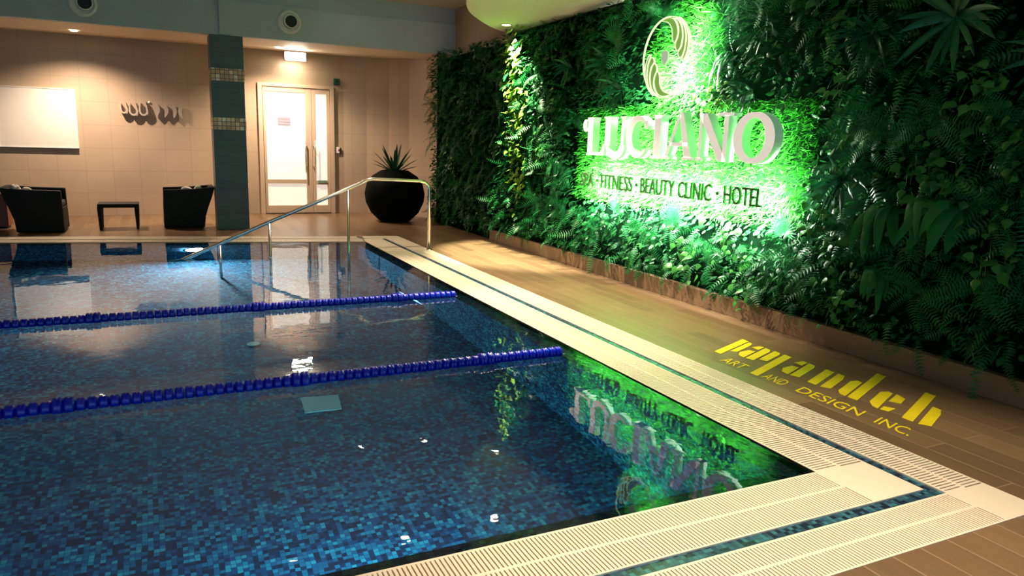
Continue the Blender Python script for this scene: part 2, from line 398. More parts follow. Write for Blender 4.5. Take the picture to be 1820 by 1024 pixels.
# ------------------------------------------------------------------ walls, ceiling
wb = MB()
curve = [(.70, 12.8), (1.15, 12.72), (1.55, 12.5), (1.86, 12.15), (2.06, 11.7), (2.15, 11.2), (2.15, 10.9)]
base = [(XL-1.8, 12.8)] + curve
for i in range(len(base)-1):
    a, c = base[i], base[i+1]
    wb.add([(a[0], a[1], 0), (c[0], c[1], 0), (c[0], c[1], 3.4), (a[0], a[1], 3.4)], [(3, 2, 1, 0)])
struct(wb.build('wall_back', M_wall))
wr = MB().box(XW, XW+.15, YN, 13.2, 0, 3.82); struct(wr.build('wall_right', M_wallp))
wl = MB().box(XL-1.9, XL-1.8, YN, 13, 0, 3.82); struct(wl.build('wall_left', M_wallp))
ce = MB().box(XL-1.8, XW, YN, 10.5, 3.8, 3.9); struct(ce.build('ceiling', M_ceil))
# bulkhead with a stepped cornice, soffit behind it
BY = 10.4; BZ = 3.02
bh = MB()
bh.box(XL-1.8, XW, BY, BY+.12, BZ, 3.53)
bh.box(XL-1.8, XW, BY-.02, BY+.12, 3.53, 3.545)
bh.box(XL-1.8, XW, BY+.03, BY+.12, 3.545, 3.8)
bh.box(-1.76, -1.60, BY-.05, BY+.01, BZ+.01, 3.8)
struct(bh.build('trim_3', M_white))
so = MB(); so.add([(XL-1.8, BY+.02, BZ), (XW, BY+.02, BZ), (XW, 12.9, 3.11), (XL-1.8, 12.9, 3.11)], [(0, 1, 2, 3)]); struct(so.build('ceiling', M_soffit))
# curved canopy over the green wall
cv = [(2.14, 7.95), (1.80, 7.72), (1.49, 7.42), (1.14, 6.99), (.80, 6.49), (.51, 5.83), (.32, 5.0), (.28, 4.1), (.36, 3.2), (.6, 2.3), (1.0, 1.5), (1.5, .9), (2.14, .5)]
fine = []
for i in range(len(cv)-1):
    p0, p1, p2, p3 = [Vector(cv[max(0, min(len(cv)-1, j))]) for j in (i-1, i, i+1, i+2)]
    for k in range(6):
        t = k/6; q = .5*((2*p1) + (p2-p0)*t + (2*p0-5*p1+4*p2-p3)*t*t + (3*p1-p0-3*p2+p3)*t**3); fine.append((q.x, q.y))
fine.append(cv[-1])
cp = MB().prism(fine, lambda a, b_, d: (a, b_, d), 3.085, 3.26); cpo = cp.build('ceiling', M_canopy); fixn(cpo); struct(cpo)

# pillar
t = thing('tiled_pillar', 'slate blue tiled pillar with two gold mosaic bands', 'pillar', (-1.965, 10.62, 0))
MB().box(.055, .545, -.22, .22, 0, BZ).build('shaft', M_slate, t)
for z0, z1 in ((2.33, 2.52), (1.58, 1.77)):
    MB().box(.05, .55, -.225, .225, z0, z1).build('mosaic_band', M_gold, t)

# ------------------------------------------------------------------ door, door sign, boxes
dr = bpy.data.objects.new('door_1', None); COL.objects.link(dr); dr.location = (0, 12.8, 0); struct(dr)
f = MB(); y0, y1 = -.05, .0
f.box(-.94, -.86, y0-.02, y1, 0, 2.50); f.box(.42, .50, y0-.02, y1, 0, 2.50); f.box(-.86, .42, y0-.02, y1, 2.44, 2.50)
f.build('door_frame', M_frame, dr, bevel=.004)
g = MB(); g.box(-.85, -.80, y0, y1, .02, 2.43); g.box(-.06, .06, y0, y1, .02, 2.43); g.box(-.80, -.06, y0, y1, 2.35, 2.43)
g.box(-.80, -.06, y0, y1, .60, .68); g.box(-.80, -.06, y0, y1, .02, .17); g.build('door_leaf', M_frame, dr, bevel=.004)
g = MB(); g.box(.065, .13, y0, y1, .02, 2.43); g.box(.35, .415, y0, y1, .02, 2.43); g.box(.13, .35, y0, y1, 2.35, 2.43)
g.box(.13, .35, y0, y1, .58, .66); g.box(.13, .35, y0, y1, .02, .17); g.build('side_leaf', M_frame, dr, bevel=.004)
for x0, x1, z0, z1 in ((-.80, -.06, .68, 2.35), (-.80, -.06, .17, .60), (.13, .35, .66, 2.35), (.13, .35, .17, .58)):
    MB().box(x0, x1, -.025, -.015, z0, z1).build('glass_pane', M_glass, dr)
for x in (-.085, .105):
    h = MB().tube([(x, -.13, .82), (x, -.13, 1.44)], .013, 10)
    for z in (.93, 1.33): h.tube([(x, -.13, z), (x+(.04 if x < 0 else -.03), -.045, z)], .010, 8)
    h.build('door_handle', M_steel, dr, True)
MB().box(.16, .34, -.075, -.045, .62, .665).build('door_lock', M_alu, dr)
s = MB().box(-.585, -.345, -.033, -.026, 1.72, 1.88)
o = s.build('door_notice', mat('notice_paper', (.36, .33, .46), .6)); o.location = (0, 12.8, 0)
tag(o, 'small pale lilac notice stuck on the frosted door glass', 'notice')
m_ = MB()
for z in (1.735, 1.79, 1.845): m_.box(-.57, -.36, -.0355, -.033, z-.009, z+.009)
m_.build('notice_lines', M_grey, o)
t = thing('door_detector', 'dark green box on the wall above the right door corner', 'alarm box', (.56, 12.8, 2.60))
MB().box(-.06, .06, -.07, 0, -.06, .06).build('housing', M_green_plastic, t, bevel=.012)
MB().lathe([(0, -.075), (.02, -.075), (.022, -.07)], (0, 0, 0), 14, 'Y').build('lens', M_dark, t)
t = thing('access_switch', 'small silver and red switch box right of the door', 'switch', (.585, 12.8, 1.27))
MB().box(-.045, .02, -.04, 0, -.06, .06).build('plate', M_ring, t, bevel=.006)
MB().box(.02, .055, -.035, 0, -.07, .045).build('side_cover', M_dark, t, bevel=.006)
MB().box(-.012, .012, -.046, -.04, -.02, .02).build('button', mat('red_button', (.4, .03, .02), .4), t)

# exit sign lamp under the soffit
t = thing('exit_light_box', 'bright white glowing sign box hanging above the door', 'light box', (-.28, 12.45, 0))
MB().box(-.20, .20, -.04, .04, 2.90, 3.065).build('housing', M_alu, t, bevel=.004)
MB().box(-.19, .19, -.046, -.040, 2.91, 3.058).build('lit_face', M_exit, t)
m_ = MB()
for x in (-.12, .12): m_ = MB().tube([(x, 0, 3.06), (x, 0, 3.10)], .008, 8).build('hanger', M_alu, t)
lamp('AREA', 'sign_lamp', (-.28, 12.38, 2.98), 3, (1, .85, .66), t, size=.36, size_y=.13, aim=(0, -1, 0))
lamp('AREA', 'sign_lamp', (-.28, 12.50, 2.88), 3.5, (1, .80, .60), t, size=.36, size_y=.06, aim=(0, .45, -1))

# recessed downlights
def downlight(label, x, y, z, power, aim=(0, 0, -1), spot=110, color=WARM, r=.055, blend=.6, glow=True, grp=None):
    t = thing('recessed_downlight', label, 'downlight', (x, y, z), 0, grp)
    MB().lathe([(r*1.35, -.006), (r*1.32, -.010), (r*1.0, -.010), (r*.98, .0)], n=24).build('trim_ring', M_ring, t, True)
    MB().lathe([(0, -.004), (r*.98, -.004)], n=24).build('lamp_glass', M_lampon, t)
    lamp('SPOT', 'lamp', (x, y, z-.03), power, color, t, size=.035, aim=aim, spot=spot, blend=blend)
    return t
downlight('recessed soffit downlight above the whiteboard side of the far wall', -3.82, 11.85, 3.062, 240, aim=(-.02, .02, -1), spot=140, blend=.95)
downlight('recessed soffit downlight beside the glowing sign box', -.66, 11.9, 3.064, 235, aim=(.02, .02, -1), spot=140, blend=.95)
downlight('recessed downlight in the curved canopy over the green wall', 1.62, 7.15, 3.085, 1300, aim=(.14, -.12, -1), spot=60, color=(1, .95, .62), r=.06, blend=.45)

# jet ventilation nozzles
def nozzle(label, x, z):
    t = thing('jet_nozzle', label, 'air nozzle', (x, BY, z), 0)
    MB().lathe([(.18, 0), (.183, -.012), (.172, -.03), (.15, -.036)], n=36, axis='Y').build('outer_ring', M_ring, t, True)
    MB().lathe([(.15, -.036), (.13, -.006), (.10, .0)], n=36, axis='Y').build('funnel', M_ring, t, True)
    MB().lathe([(.11, -.035), (.112, -.055), (.095, -.06), (.09, -.03)], (.02, 0, .015), n=30, axis='Y').build('nozzle_rim', M_ring, t, True)
    MB().lathe([(.0, -.032), (.10, -.034)], (.02, 0, .015), n=30, axis='Y').build('opening', M_dark, t)
    return t
nozzle('round white air nozzle with dark opening left of the pillar', -3.57, 3.285)
nozzle('round white air nozzle with dark opening right of the pillar', -.70, 3.30)

# whiteboard
t = thing('whiteboard', 'large blank whiteboard on the beige tiled wall', 'whiteboard', (-4.53, 12.8, 1.69))
MB().box(-.57, .57, -.02, 0, -.49, .49).build('panel', M_board, t)
e = MB(); e.box(-.58, .58, -.028, 0, .49, .50); e.box(-.58, .58, -.028, 0, -.503, -.49); e.box(.57, .58, -.028, 0, -.49, .49); e.box(-.58, -.57, -.028, 0, -.49, .49)
e.build('frame', M_ring, t)
MB().box(-.58, .58, -.05, 0, -.515, -.503).build('tray', M_dark, t)

# wall sculptures: leaf shaped shells standing off the wall
M_shell = noise_mix('sculpture_plaster', (.56, .47, .40), (.40, .36, .32), 6, .5)
for i, (x, z, w_, h_) in enumerate(((-3.21, 1.89, .085, .20), (-3.06, 1.87, .10, .24), (-2.90, 1.88, .10, .26))):
    t = thing('wall_sculpture', ('leftmost hooked plaster shell of the left wall trio', 'middle hooked plaster shell of the left wall trio', 'rightmost hooked plaster shell of the left wall trio')[i], 'wall sculpture', (x, 12.8, z), 0, None)
    s_ = MB(); pts = []
    for k in range(13):
        a = -PI*.02 + PI*1.0*k/12 + PI
        pts.append((math.cos(a)*w_*.6, math.sin(a)*h_*.30))
    pts = [(-w_*.6, h_*.62)] + pts + [(w_*.45, h_*.35), (w_*.2, h_*.72)]
    s_.ribbon(pts, [.012]+[.03]*13+[.022, .008], lambda a, b_, d: (a, -d, b_), .03, .11)
    fixn(s_.build('shell', M_shell, t))
    MB().tube([(0, 0, -h_*.28), (0, -.05, -h_*.28)], .01, 8).build('wall_pin', M_alu, t)
for i, (x, z) in enumerate(((-2.70, 1.91), (-2.56, 1.90), (-2.41, 1.89), (-2.27, 1.89))):
    t = thing('wall_sculpture', ('first curved plaster blade of the right wall row', 'second curved plaster blade of the right wall row', 'third curved plaster blade of the right wall row', 'fourth curved plaster blade of the right wall row')[i], 'wall sculpture', (x, 12.8, z), 0, None)
    s_ = MB(); pts = []; ws = []
    for k in range(11):
        u_ = k/10; pts.append((.035*math.sin(PI*u_)*(1 if i < 2 else -1 if i == 3 else .6), -.12+.24*u_)); ws.append(.012+.055*math.sin(PI*u_))
    s_.ribbon(pts, ws, lambda a, b_, d: (a+.06*math.sin((b_+.12)/.24*PI)*0, -d, b_), .03, .10)
    fixn(s_.build('blade', M_shell, t))
    MB().tube([(0.02, 0, 0), (0.02, -.04, 0)], .01, 8).build('wall_pin', M_alu, t)
o = MB().lathe([(0, -.03), (.018, -.026), (.024, -.012), (.02, 0)], (-2.80, 12.8, 2.03), 14, 'Y').build('wall_stud', M_ring, None, True)
tag(o, 'tiny bright round stud on the wall between the two sculpture groups', 'wall stud')

# ------------------------------------------------------------------ armchairs, side table, towels
def make_chair(label, loc, rz):
    t = thing('rattan_armchair', label, 'armchair', loc, rz, None)
    # side profile, x forward
    prof = [(.33, .02), (.315, .62), (-.12, .635), (-.44, .665), (-.40, .52), (-.34, .36), (-.29, .20), (-.27, .02)]
    for y in (-.36, .28):
        o = MB().prism(prof, lambda a, b_, d, y=y: (a, y+d, b_), 0, .08).build('side_panel', M_rattan, t, bevel=.012); fixn(o)
    back = [(-.44, .665), (-.40, .52), (-.34, .36), (-.29, .20), (-.27, .02)]
    bk = MB()
    for (a, za), (c, zc) in zip(back[:-1], back[1:]):
        bk.hexa([(a, -.28, za), (a+.07, -.28, za), (c+.07, -.28, zc), (c, -.28, zc)], [(a, .28, za), (a+.07, .28, za), (c+.07, .28, zc), (c, .28, zc)])
    fixn(bk.build('backrest', M_rattan, t))
    MB().box(.27, .325, -.28, .28, .02, .36).build('front_panel', M_rattan, t)
    MB().box(-.27, .30, -.28, .28, .30, .36).build('seat', M_rattan, t)
    MB().box(-.25, .31, -.275, .275, .365, .45).build('cushion', mat('dark_cushion', (.02, .018, .018), .8), t, bevel=.02)
    return t
c1 = make_chair('dark rattan armchair left of the small table, back flaring left', (-4.355, 10.66, 0), .0)
c2 = make_chair('dark rattan armchair in front of the pillar, facing left', (-2.36, 10.90, 0), PI)
def towel(label, x, y, z, sx, sy, sz, seed):
    r = random.Random(seed); m = MB(); n = 16; prof = 7; vs = []; fs = []
    for i in range(prof+1):
        ph = PI*.5*i/prof
        for k in range(n):
            a = 2*PI*k/n; rr = math.cos(ph)*(1+.16*math.sin(3*a+seed)+.08*r.uniform(-1, 1))
            vs.append((x+rr*sx*math.cos(a), y+rr*sy*math.sin(a), z+sz*math.sin(ph)*(1+.12*math.sin(2*a))))
    for i in range(prof):
        for k in range(n):
            a, b_ = i*n+k, i*n+(k+1) % n; fs.append((a, b_, b_+n, a+n))
    fs.append(tuple(range(n)))
    m.add(vs, fs); o = m.build('towel', M_towel, None, True); tag(o, label, 'towel'); return o
towel('larger crumpled white towel on the left armchair', -4.61, 10.37, .640, .065, .05, .065, 1)
towel('smaller white towel lying beside the larger one on the left armchair', -4.47, 10.36, .632, .055, .04, .038, 2)
towel('flatter white towel on the arm of the right armchair', -2.34, 10.61, .628, .075, .045, .040, 3)
towel('rounder white towel at the back corner of the right armchair', -2.16, 10.62, .634, .055, .05, .055, 4)
t = thing('side_table', 'small dark rattan side table between the armchairs', 'side table', (-3.32, 10.80, 0))
MB().box(-.285, .285, -.22, .22, .34, .40).build('tabletop', M_rattan, t, bevel=.008)
for sx in (-1, 1):
    for sy in (-1, 1):
        x, y = sx*.255, sy*.19
        MB().hexa([(x-.018, y-.018, 0), (x+.018, y-.018, 0), (x+.018, y+.018, 0), (x-.018, y+.018, 0)],
                  [(x-.035, y-.03, .345), (x+.03, y-.03, .345), (x+.03, y+.03, .345), (x-.035, y+.03, .345)]).build('leg', M_rattan, t)
t = thing('wooden_planter_box', 'reddish brown box standing behind the left armchair at the picture edge', 'box', (-5.12, 11.2, 0))
MB().box(-.30, .30, -.2, .2, .03, .50).build('body', M_brown, t, bevel=.01)
MB().box(-.32, .32, -.22, .22, .50, .53).build('top', M_brown, t, bevel=.005)
MB().box(-.27, .27, -.18, .18, 0, .03).build('plinth', M_dark, t)

# pot and agave
t = thing('potted_agave', 'spiky dark agave in a big round black pot', 'potted plant', (1.27, 11.16, 0))
pr = [(0, .0), (.24, .0), (.30, .02), (.45, .17), (.54, .36), (.56, .52), (.52, .70), (.42, .84), (.28, .93), (.24, .95), (.23, .93), (.20, .90), (0, .90)]
pp = []
for i in range(len(pr)-1):
    for k in range(3): pp.append((pr[i][0]+(pr[i+1][0]-pr[i][0])*k/3, pr[i][1]+(pr[i+1][1]-pr[i][1])*k/3))
pp.append(pr[-1])
po = MB().lathe(pp, n=40).build('pot', M_pot, t, True); fixn(po)
MB().lathe([(0, .915), (.215, .915)], n=24).build('soil', M_soil, t)

def leafstrip(mb, base, d, length, width, droop=.3, segs=6, fold=.25, shape='lance', side=None, twist=0):
    d = Vector(d).normalized(); up = Vector((0, 0, 1))
    sd = side if side is not None else d.cross(up)
    if sd.length < .05: sd = Vector((0, 1, 0))
    sd = sd.normalized(); p = Vector(base); vs = []; fs = []
    step = length/segs; cur = d.copy()
    for i in range(segs+1):
        t_ = i/segs
        if shape == 'lance': wd = math.sin(PI*min(1, .12+.88*t_))**.8 if t_ < .98 else 0.02
        elif shape == 'agave': wd = (1-t_)**.6*(.75+.5*t_) if t_ < .99 else .01
        elif shape == 'heart': wd = [0.35, 1.0, .95, .72, .42, .16, .02][min(6, round(t_*6))]
        elif shape == 'strap': wd = 1.0*min(1, .5+t_*3)*(1-t_**5)
        nn = cur.cross(sd).normalized()
        hw = wd*width/2
        vs += [p - sd*hw + nn*fold*hw*-1, p, p + sd*hw + nn*fold*hw*-1]
        p = p + cur*step
        cur = (cur + Vector((0, 0, -1))*droop/segs).normalized()
    for i in range(segs):
        a = i*3; fs += [(a, a+1, a+4, a+3), (a+1, a+2, a+5, a+4)]
    mb.add(vs, fs)
ag = MB()
for i in range(17):
    a = i*2.4; el = .35+.95*(i/17)
    leafstrip(ag, (.04*math.cos(a), .04*math.sin(a), .90), (math.cos(a)*math.cos(el), math.sin(a)*math.cos(el), math.sin(el)), .44+.16*(i/17), .085, .12, 6, .5, 'agave')
ag.build('agave_leaves', L_agave, t, True)

# ------------------------------------------------------------------ handrail
t = thing('handrail', 'curved stainless steel handrail going down into the pool', 'handrail', (0, 0, 0))
RY = 7.42
pts = [(.64, RY, .003), (.64, RY, .80)]
for k in range(1, 7):
    a = k/7*PI/2; pts.append((.64-.12*(1-math.cos(a)), RY, .84+.115*math.sin(a)))
pts += [(.50, RY, .962), (-.15, RY, .985)]
for k in range(1, 5):
    u_ = k/5; pts.append((-.15-.16*u_, RY, .985-.055*u_*u_))
sl = (.93-.0)/(2.10)
pts += [(-.33, RY, .92), (-1.50, RY, .43), (-2.42, RY, .03), (-2.75, RY, -.12)]
MB().tube(pts, .023, 14).build('rail', M_steel, t, True)
for x, z in ((-.49, .85), (-1.50, .43), (-2.10, .17)):
    MB().tube([(x, RY, z), (x, RY, -1.29)], .019, 12).build('post', M_steel, t, True)
MB().lathe([(0, .012), (.045, .012), (.05, .003)], (.64, RY, 0), 20).build('floor_flange', M_steel, t, True)

# ------------------------------------------------------------------ lane ropes
flm = MB()
prof = [(.008, -.0265), (.026, -.026), (.038, -.020), (.041, -.008), (.035, 0), (.041, .008), (.038, .020), (.026, .026), (.008, .0265)]
n = 14; vs = []; fs = []
for (r, x) in prof:
    for k in range(n):
        rr = r*(1+.10*(k % 2)); a = 2*PI*k/n; vs.append((x, rr*math.cos(a), rr*math.sin(a)))
for i in range(len(prof)-1):
    for k in range(n):
        a, b_ = i*n+k, i*n+(k+1) % n; fs.append((a, b_, b_+n, a+n))
flm.add(vs, fs)
def rope(label, y, xe, count, sl=0):
    t = thing('lane_rope', label, 'lane rope', (xe, y, 0))
    L = count*.055+.1
    cb_ = MB().tube([(-xe-.03, -.01, -.03), (-xe-.12, 0, -.012), (0, 0, .0), (-L, -L*sl, 0)], .006, 8).build('cord', M_cord, t, True)
    fo = None
    for i in range(count):
        if fo is None: o = flm.build('float', M_rope, t, True); fo = o
        else:
            o = fo.copy(); COL.objects.link(o); o.parent = t
        o.location = (-i*.055-.02, -(i*.055)*sl, .012); o.rotation_euler = (random.uniform(0, 1), 0, 0)
        o.scale = (1, 1, 1) if i % 23 not in (10, 11) else (1.1, 1.3, 1.3)
rope('far blue float lane rope, nearer the handrail', 4.36, -.16, 92, .02)
rope('near blue float lane rope, closer to the viewer', 2.20, -.17, 84, .01)

# ------------------------------------------------------------------ pool lamp, floor plates
t = thing('underwater_lamp', 'glaring white round lamp under the water at the far pool wall', 'pool lamp', (-2.30, far(-2.3)-LP-.01, -.52))
MB().lathe([(.0, -.02), (.15, -.02), (.16, -.01)], n=28, axis='Y').build('lamp_glass', M_pool_lamp, t)
MB().lathe([(.155, -.03), (.19, -.03), (.195, -.0), (.19, .01)], n=28, axis='Y').build('bezel', M_steel, t, True)
lamp('AREA', 'lamp', (-2.30, far(-2.3)-LP-.06, -.52), 36, (.75, .92, 1), t, size=.2, aim=(0, -1, .0))
o = MB().prism([(-1.87, 3.19), (-1.59, 3.15), (-1.62, 2.89), (-1.88, 2.91)], lambda a, b_, d: (a, b_, d), -1.299, -1.285).build('drain_cover', M_panel); fixn(o)
tag(o, 'pale turquoise square plate lying on the pool bottom', 'drain cover')
o = MB().lathe([(0, -1.286), (.055, -1.286), (.06, -1.299)], (-2.05, 4.55, 0), 24).build('inlet_cover', M_panel); tag(o, 'small pale turquoise round cover on the pool bottom', 'inlet cover')

# ------------------------------------------------------------------ curb
cbm = MB().box(1.936, XW, YN, 8.24, 0, .167); cbo = cbm.build('trim_4', M_stone, bevel=.004); struct(cbo)

# ------------------------------------------------------------------ sign: letters
XS = 1.72
def smap(a, b_, d): return (d, -a, b_)          # a runs to the right in the picture (world -Y)
def arc(cx, cz, rx, rz, a0, a1, n=20): return [(cx+rx*math.cos(a0+(a1-a0)*k/n), cz+rz*math.sin(a0+(a1-a0)*k/n)) for k in range(n+1)]
B0, T0 = 1.405, 1.825
sg = thing('hotel_name_sign', 'white raised LUCIANO letters glowing on the green wall', 'sign', (0, 0, 0))
def letter(parts_fn):
    m = MB(); parts_fn(m); o = m.build('letter', [M_letter, M_letter_side], sg); fixn(o); return o
def P(m, poly): m.prism([(-y, z) for y, z in poly], smap, XS, XS+.09, 0, 1)
def Rb(m, pts, ws, closed=False): m.ribbon([(-y, z) for y, z in pts], ws, smap, XS, XS+.09, 0, 1, closed)
def lerpw(a, bm_, n): return [a+(bm_-a)*math.sin(PI*k/n) for k in range(n+1)]
def L_(m):
    P(m, [(5.06, B0), (4.955, B0), (4.955, 1.78), (4.93, T0), (5.08, T0), (5.06, 1.78)])
    P(m, [(5.085, B0), (4.72, B0), (4.70, B0+.115), (4.735, B0+.125), (4.76, B0+.06), (4.80, B0+.035), (5.06, B0+.035)])
    Rb(m, [(5.06, 1.70)]+arc(5.115, 1.735, .045, .055, -1.9, 1.9, 14)+[(5.09, 1.775)], [.03]*17)
    Rb(m, arc(5.12, 1.745, .022, .026, 0, 2*PI, 10), .026)
def U_(m):
    P(m, [(4.70, 1.52), (4.595, 1.52), (4.595, 1.79), (4.575, T0), (4.735, T0), (4.70, 1.79)])
    P(m, [(4.385, 1.50), (4.335, 1.50), (4.335, 1.79), (4.29, T0), (4.42, T0), (4.385, 1.79)])
    n_ = 20; pts = arc(4.503, 1.525, .146, .115, 0, -PI, n_)
    Rb(m, [(2*4.503-p[0], p[1]) for p in pts], [.10-.052*(k/n_) for k in range(n_+1)])
def C_(m):
    n_ = 30; a0, a1 = .95, 2*PI-.75
    pts = arc(4.07, 1.615, .165, .185, a0, a1, n_)
    ws = [.03+.075*math.sin(PI*k/n_)**1.3 for k in range(n_+1)]
    Rb(m, [(2*4.07-p[0], p[1]) for p in pts], ws)
    Rb(m, arc(3.945, 1.735, .022, .028, 0, 2*PI, 12), .034)
def I_(m):
    P(m, [(3.805, B0), (3.70, B0), (3.70, T0), (3.805, T0)])
    P(m, [(3.83, T0-.03), (3.68, T0-.03), (3.665, T0), (3.84, T0)])
    P(m, [(3.865, B0), (3.64, B0), (3.66, B0+.03), (3.845, B0+.03)])
def A_(m):
    P(m, [(3.425, T0+.02), (3.37, T0+.02), (3.215, B0+.02), (3.325, B0+.02)])
    P(m, [(3.435, T0), (3.395, T0-.01), (3.575, B0+.02), (3.62, B0+.02)])
    P(m, [(3.545, B0+.125), (3.28, B0+.125), (3.285, B0+.16), (3.53, B0+.16)])
    P(m, [(3.665, B0), (3.53, B0), (3.545, B0+.028), (3.65, B0+.028)])
    P(m, [(3.355, B0), (3.175, B0), (3.19, B0+.028), (3.34, B0+.028)])
def N_(m):
    P(m, [(3.125, B0+.02), (3.085, B0+.02), (3.085, T0), (3.125, T0)])
    P(m, [(3.165, B0), (3.045, B0), (3.06, B0+.028), (3.15, B0+.028)])
    P(m, [(3.145, T0), (3.03, T0), (2.745, B0), (2.85, B0)])
    P(m, [(2.80, B0), (2.745, B0), (2.745, T0-.02), (2.80, T0-.02)])
    P(m, [(2.86, T0-.028), (2.69, T0-.028), (2.68, T0), (2.87, T0)])
def O_(m):
    n_ = 44; pts = arc(2.435, 1.612, .185, .188, 0, 2*PI, n_)[:-1]
    ws = [.045+.065*abs(math.cos(2*PI*k/n_))**1.4 for k in range(n_)]
    Rb(m, pts, ws, True)
for fn_ in (L_, U_, C_, I_, A_, N_, O_): letter(fn_)
for (y, w_) in ((4.88, .3), (4.52, .3), (4.1, .3), (3.75, .16), (3.42, .3), (2.95, .34), (2.44, .34)):
    lamp('AREA', 'led_module', (XS+.098, y, 1.61), 7*w_/.3, LED, sg, size=w_*.9, size_y=.34, aim=(1, 0, 0))

# tagline
def font_mesh(txt, off=.0):
    cu = bpy.data.curves.new('t', 'FONT'); cu.body = txt; cu.size = 1; cu.extrude = 0; cu.resolution_u = 3; cu.offset = off
    ob = bpy.data.objects.new('t', cu); COL.objects.link(ob)
    dg = bpy.context.evaluated_depsgraph_get(); me = bpy.data.meshes.new_from_object(ob.evaluated_get(dg))
    bpy.data.objects.remove(ob); return me
def place_text(name, txt, mp, thick, mats, parent, a0, a1, b0, b1, off=0):
    me = font_mesh(txt, off); n_ = len(me.vertices); c = np.empty(n_*3); me.vertices.foreach_get('co', c); c = c.reshape(-1, 3)
    mn, mxx = c.min(0), c.max(0)
    A = a0+(c[:, 0]-mn[0])/(mxx[0]-mn[0])*(a1-a0); Bv = b0+(c[:, 1]-mn[1])/(mxx[1]-mn[1])*(b1-b0)
    polys = [tuple(p.vertices) for p in me.polygons]
    cnt = {}
    for p in polys:
        for i in range(len(p)):
            e_ = (p[i], p[(i+1) % len(p)]); cnt[e_] = 1
    m = MB(); vs = [mp(a, b_, 0) for a, b_ in zip(A, Bv)] + [mp(a, b_, thick) for a, b_ in zip(A, Bv)]
    fs = [p for p in polys] + [tuple(i+n_ for i in reversed(p)) for p in polys]
    for (i, j) in cnt:
        if (j, i) not in cnt: fs.append((j, i, i+n_, j+n_))
    m.add(vs, fs); o = m.build(name, mats, parent); fixn(o); return o
tg = thing('tagline_sign', 'thin dark SPA FITNESS BEAUTY CLINIC HOTEL lettering under the white name', 'sign', (0, 0, 0))
tmap = lambda a, b_, d: (XS-.04+d, -a, b_)
for txt, ya, yb in (('SPA', 5.11, 4.84), ('FITNESS', 4.68, 4.08), ('BEAUTY', 3.93, 3.385), ('CLINIC', 3.325, 2.86), ('HOTEL', 2.69, 2.24)):
    place_text('word', txt, tmap, .018, M_tagline, tg, -ya, -yb, 1.05, 1.205, .004 if txt == 'SPA' else -.002)
for y in (4.755, 4.005, 2.775):
    MB().lathe([(0, 0), (.016, 0), (.016, .018), (0, .018)], (XS-.04, y, 1.13), 14, 'X').build('dot', M_tagline, tg)
for y in (4.85, 4.3, 3.75, 3.2, 2.5):
    lamp('AREA', 'led_strip', (XS+.035, y, 1.125), 130, (1, .98, .88), tg, size=.5, size_y=.13, aim=(1, 0, .0))

# emblem
em = thing('wave_emblem', 'round ring emblem with green wave blades above the name letters', 'emblem', (0, 0, 0))
ECY, ECZ, ER = 3.70, 2.365, .375
def E(px, py): return ((px-348)/229*ER, (495-py)/360*ER)
emap = lambda a, b_, d: (XS+d, ECY-a, ECZ+b_)
def smooth_closed(pts, n=5):
    out = []; N = len(pts)
    for i in range(N):
        p0, p1, p2, p3 = [Vector(pts[(i+j) % N]) for j in (-1, 0, 1, 2)]
        for k in range(n):
            t_ = k/n; q = .5*((2*p1) + (p2-p0)*t_ + (2*p0-5*p1+4*p2-p3)*t_*t_ + (3*p1-p0-3*p2+p3)*t_**3); out.append((q.x, q.y))
    return out
MB().ribbon([(ER*math.cos(2*PI*k/64), ER*math.sin(2*PI*k/64)) for k in range(64)], .007, emap, 0, .02, closed=True).build('ring', M_outline, em)
blades = [
    [(285, 162), (340, 146), (395, 165), (432, 225), (446, 300), (428, 368), (408, 366), (396, 315), (390, 262), (366, 208), (330, 178)],
    [(400, 158), (440, 185), (474, 245), (489, 330), (480, 415), (455, 452), (436, 430), (430, 385), (450, 330), (452, 260), (432, 200)],
    [(425, 160), (470, 200), (505, 265), (520, 350), (515, 450), (490, 512), (466, 495), (462, 462), (488, 420), (497, 335), (482, 245), (455, 190)],
    [(450, 160), (500, 215), (530, 290), (545, 380), (540, 470), (512, 540), (503, 520), (521, 455), (527, 355), (512, 265), (480, 200)]]
for flip in (1, -1):
    for bl in blades:
        pl = [E(*p) for p in bl]; pl = [(a*flip, b_*flip) for a, b_ in pl]; sp_ = smooth_closed(pl, 4)
        o = MB().prism(sp_, emap, .002, .018).build('wave_blade', M_swoosh, em); fixn(o)
        fixn(MB().ribbon(sp_, .0055, emap, -.004, .016, closed=True).build('blade_outline', M_outline, o))
MB().prism([(a-.02+.055*math.cos(t_)*(1+.12*math.sin(t_)), .0+.066*math.sin(t_)) for t_ in [2*PI*k/28 for k in range(28)] for a in (0,)], emap, 0, .018).build('centre_drop', M_egg, em)
lamp('AREA', 'led_module', (XS+.05, 3.62, 2.33), 80, (1, .97, .9), em, size=.18, size_y=.3, aim=(1, 0, 0))
lamp('AREA', 'led_module', (XS+.05, 3.62, 2.12), 50, (1, .98, .9), em, size=.3, size_y=.16, aim=(1, 0, -.2))
lamp('AREA', 'led_module', (XS+.05, 3.42, 2.62), 20, LED, em, size=.16, size_y=.2, aim=(1, -.2, .2))
lamp('AREA', 'led_module', (XS+.05, 3.98, 2.15), 20, LED, em, size=.16, size_y=.3, aim=(1, .2, 0))

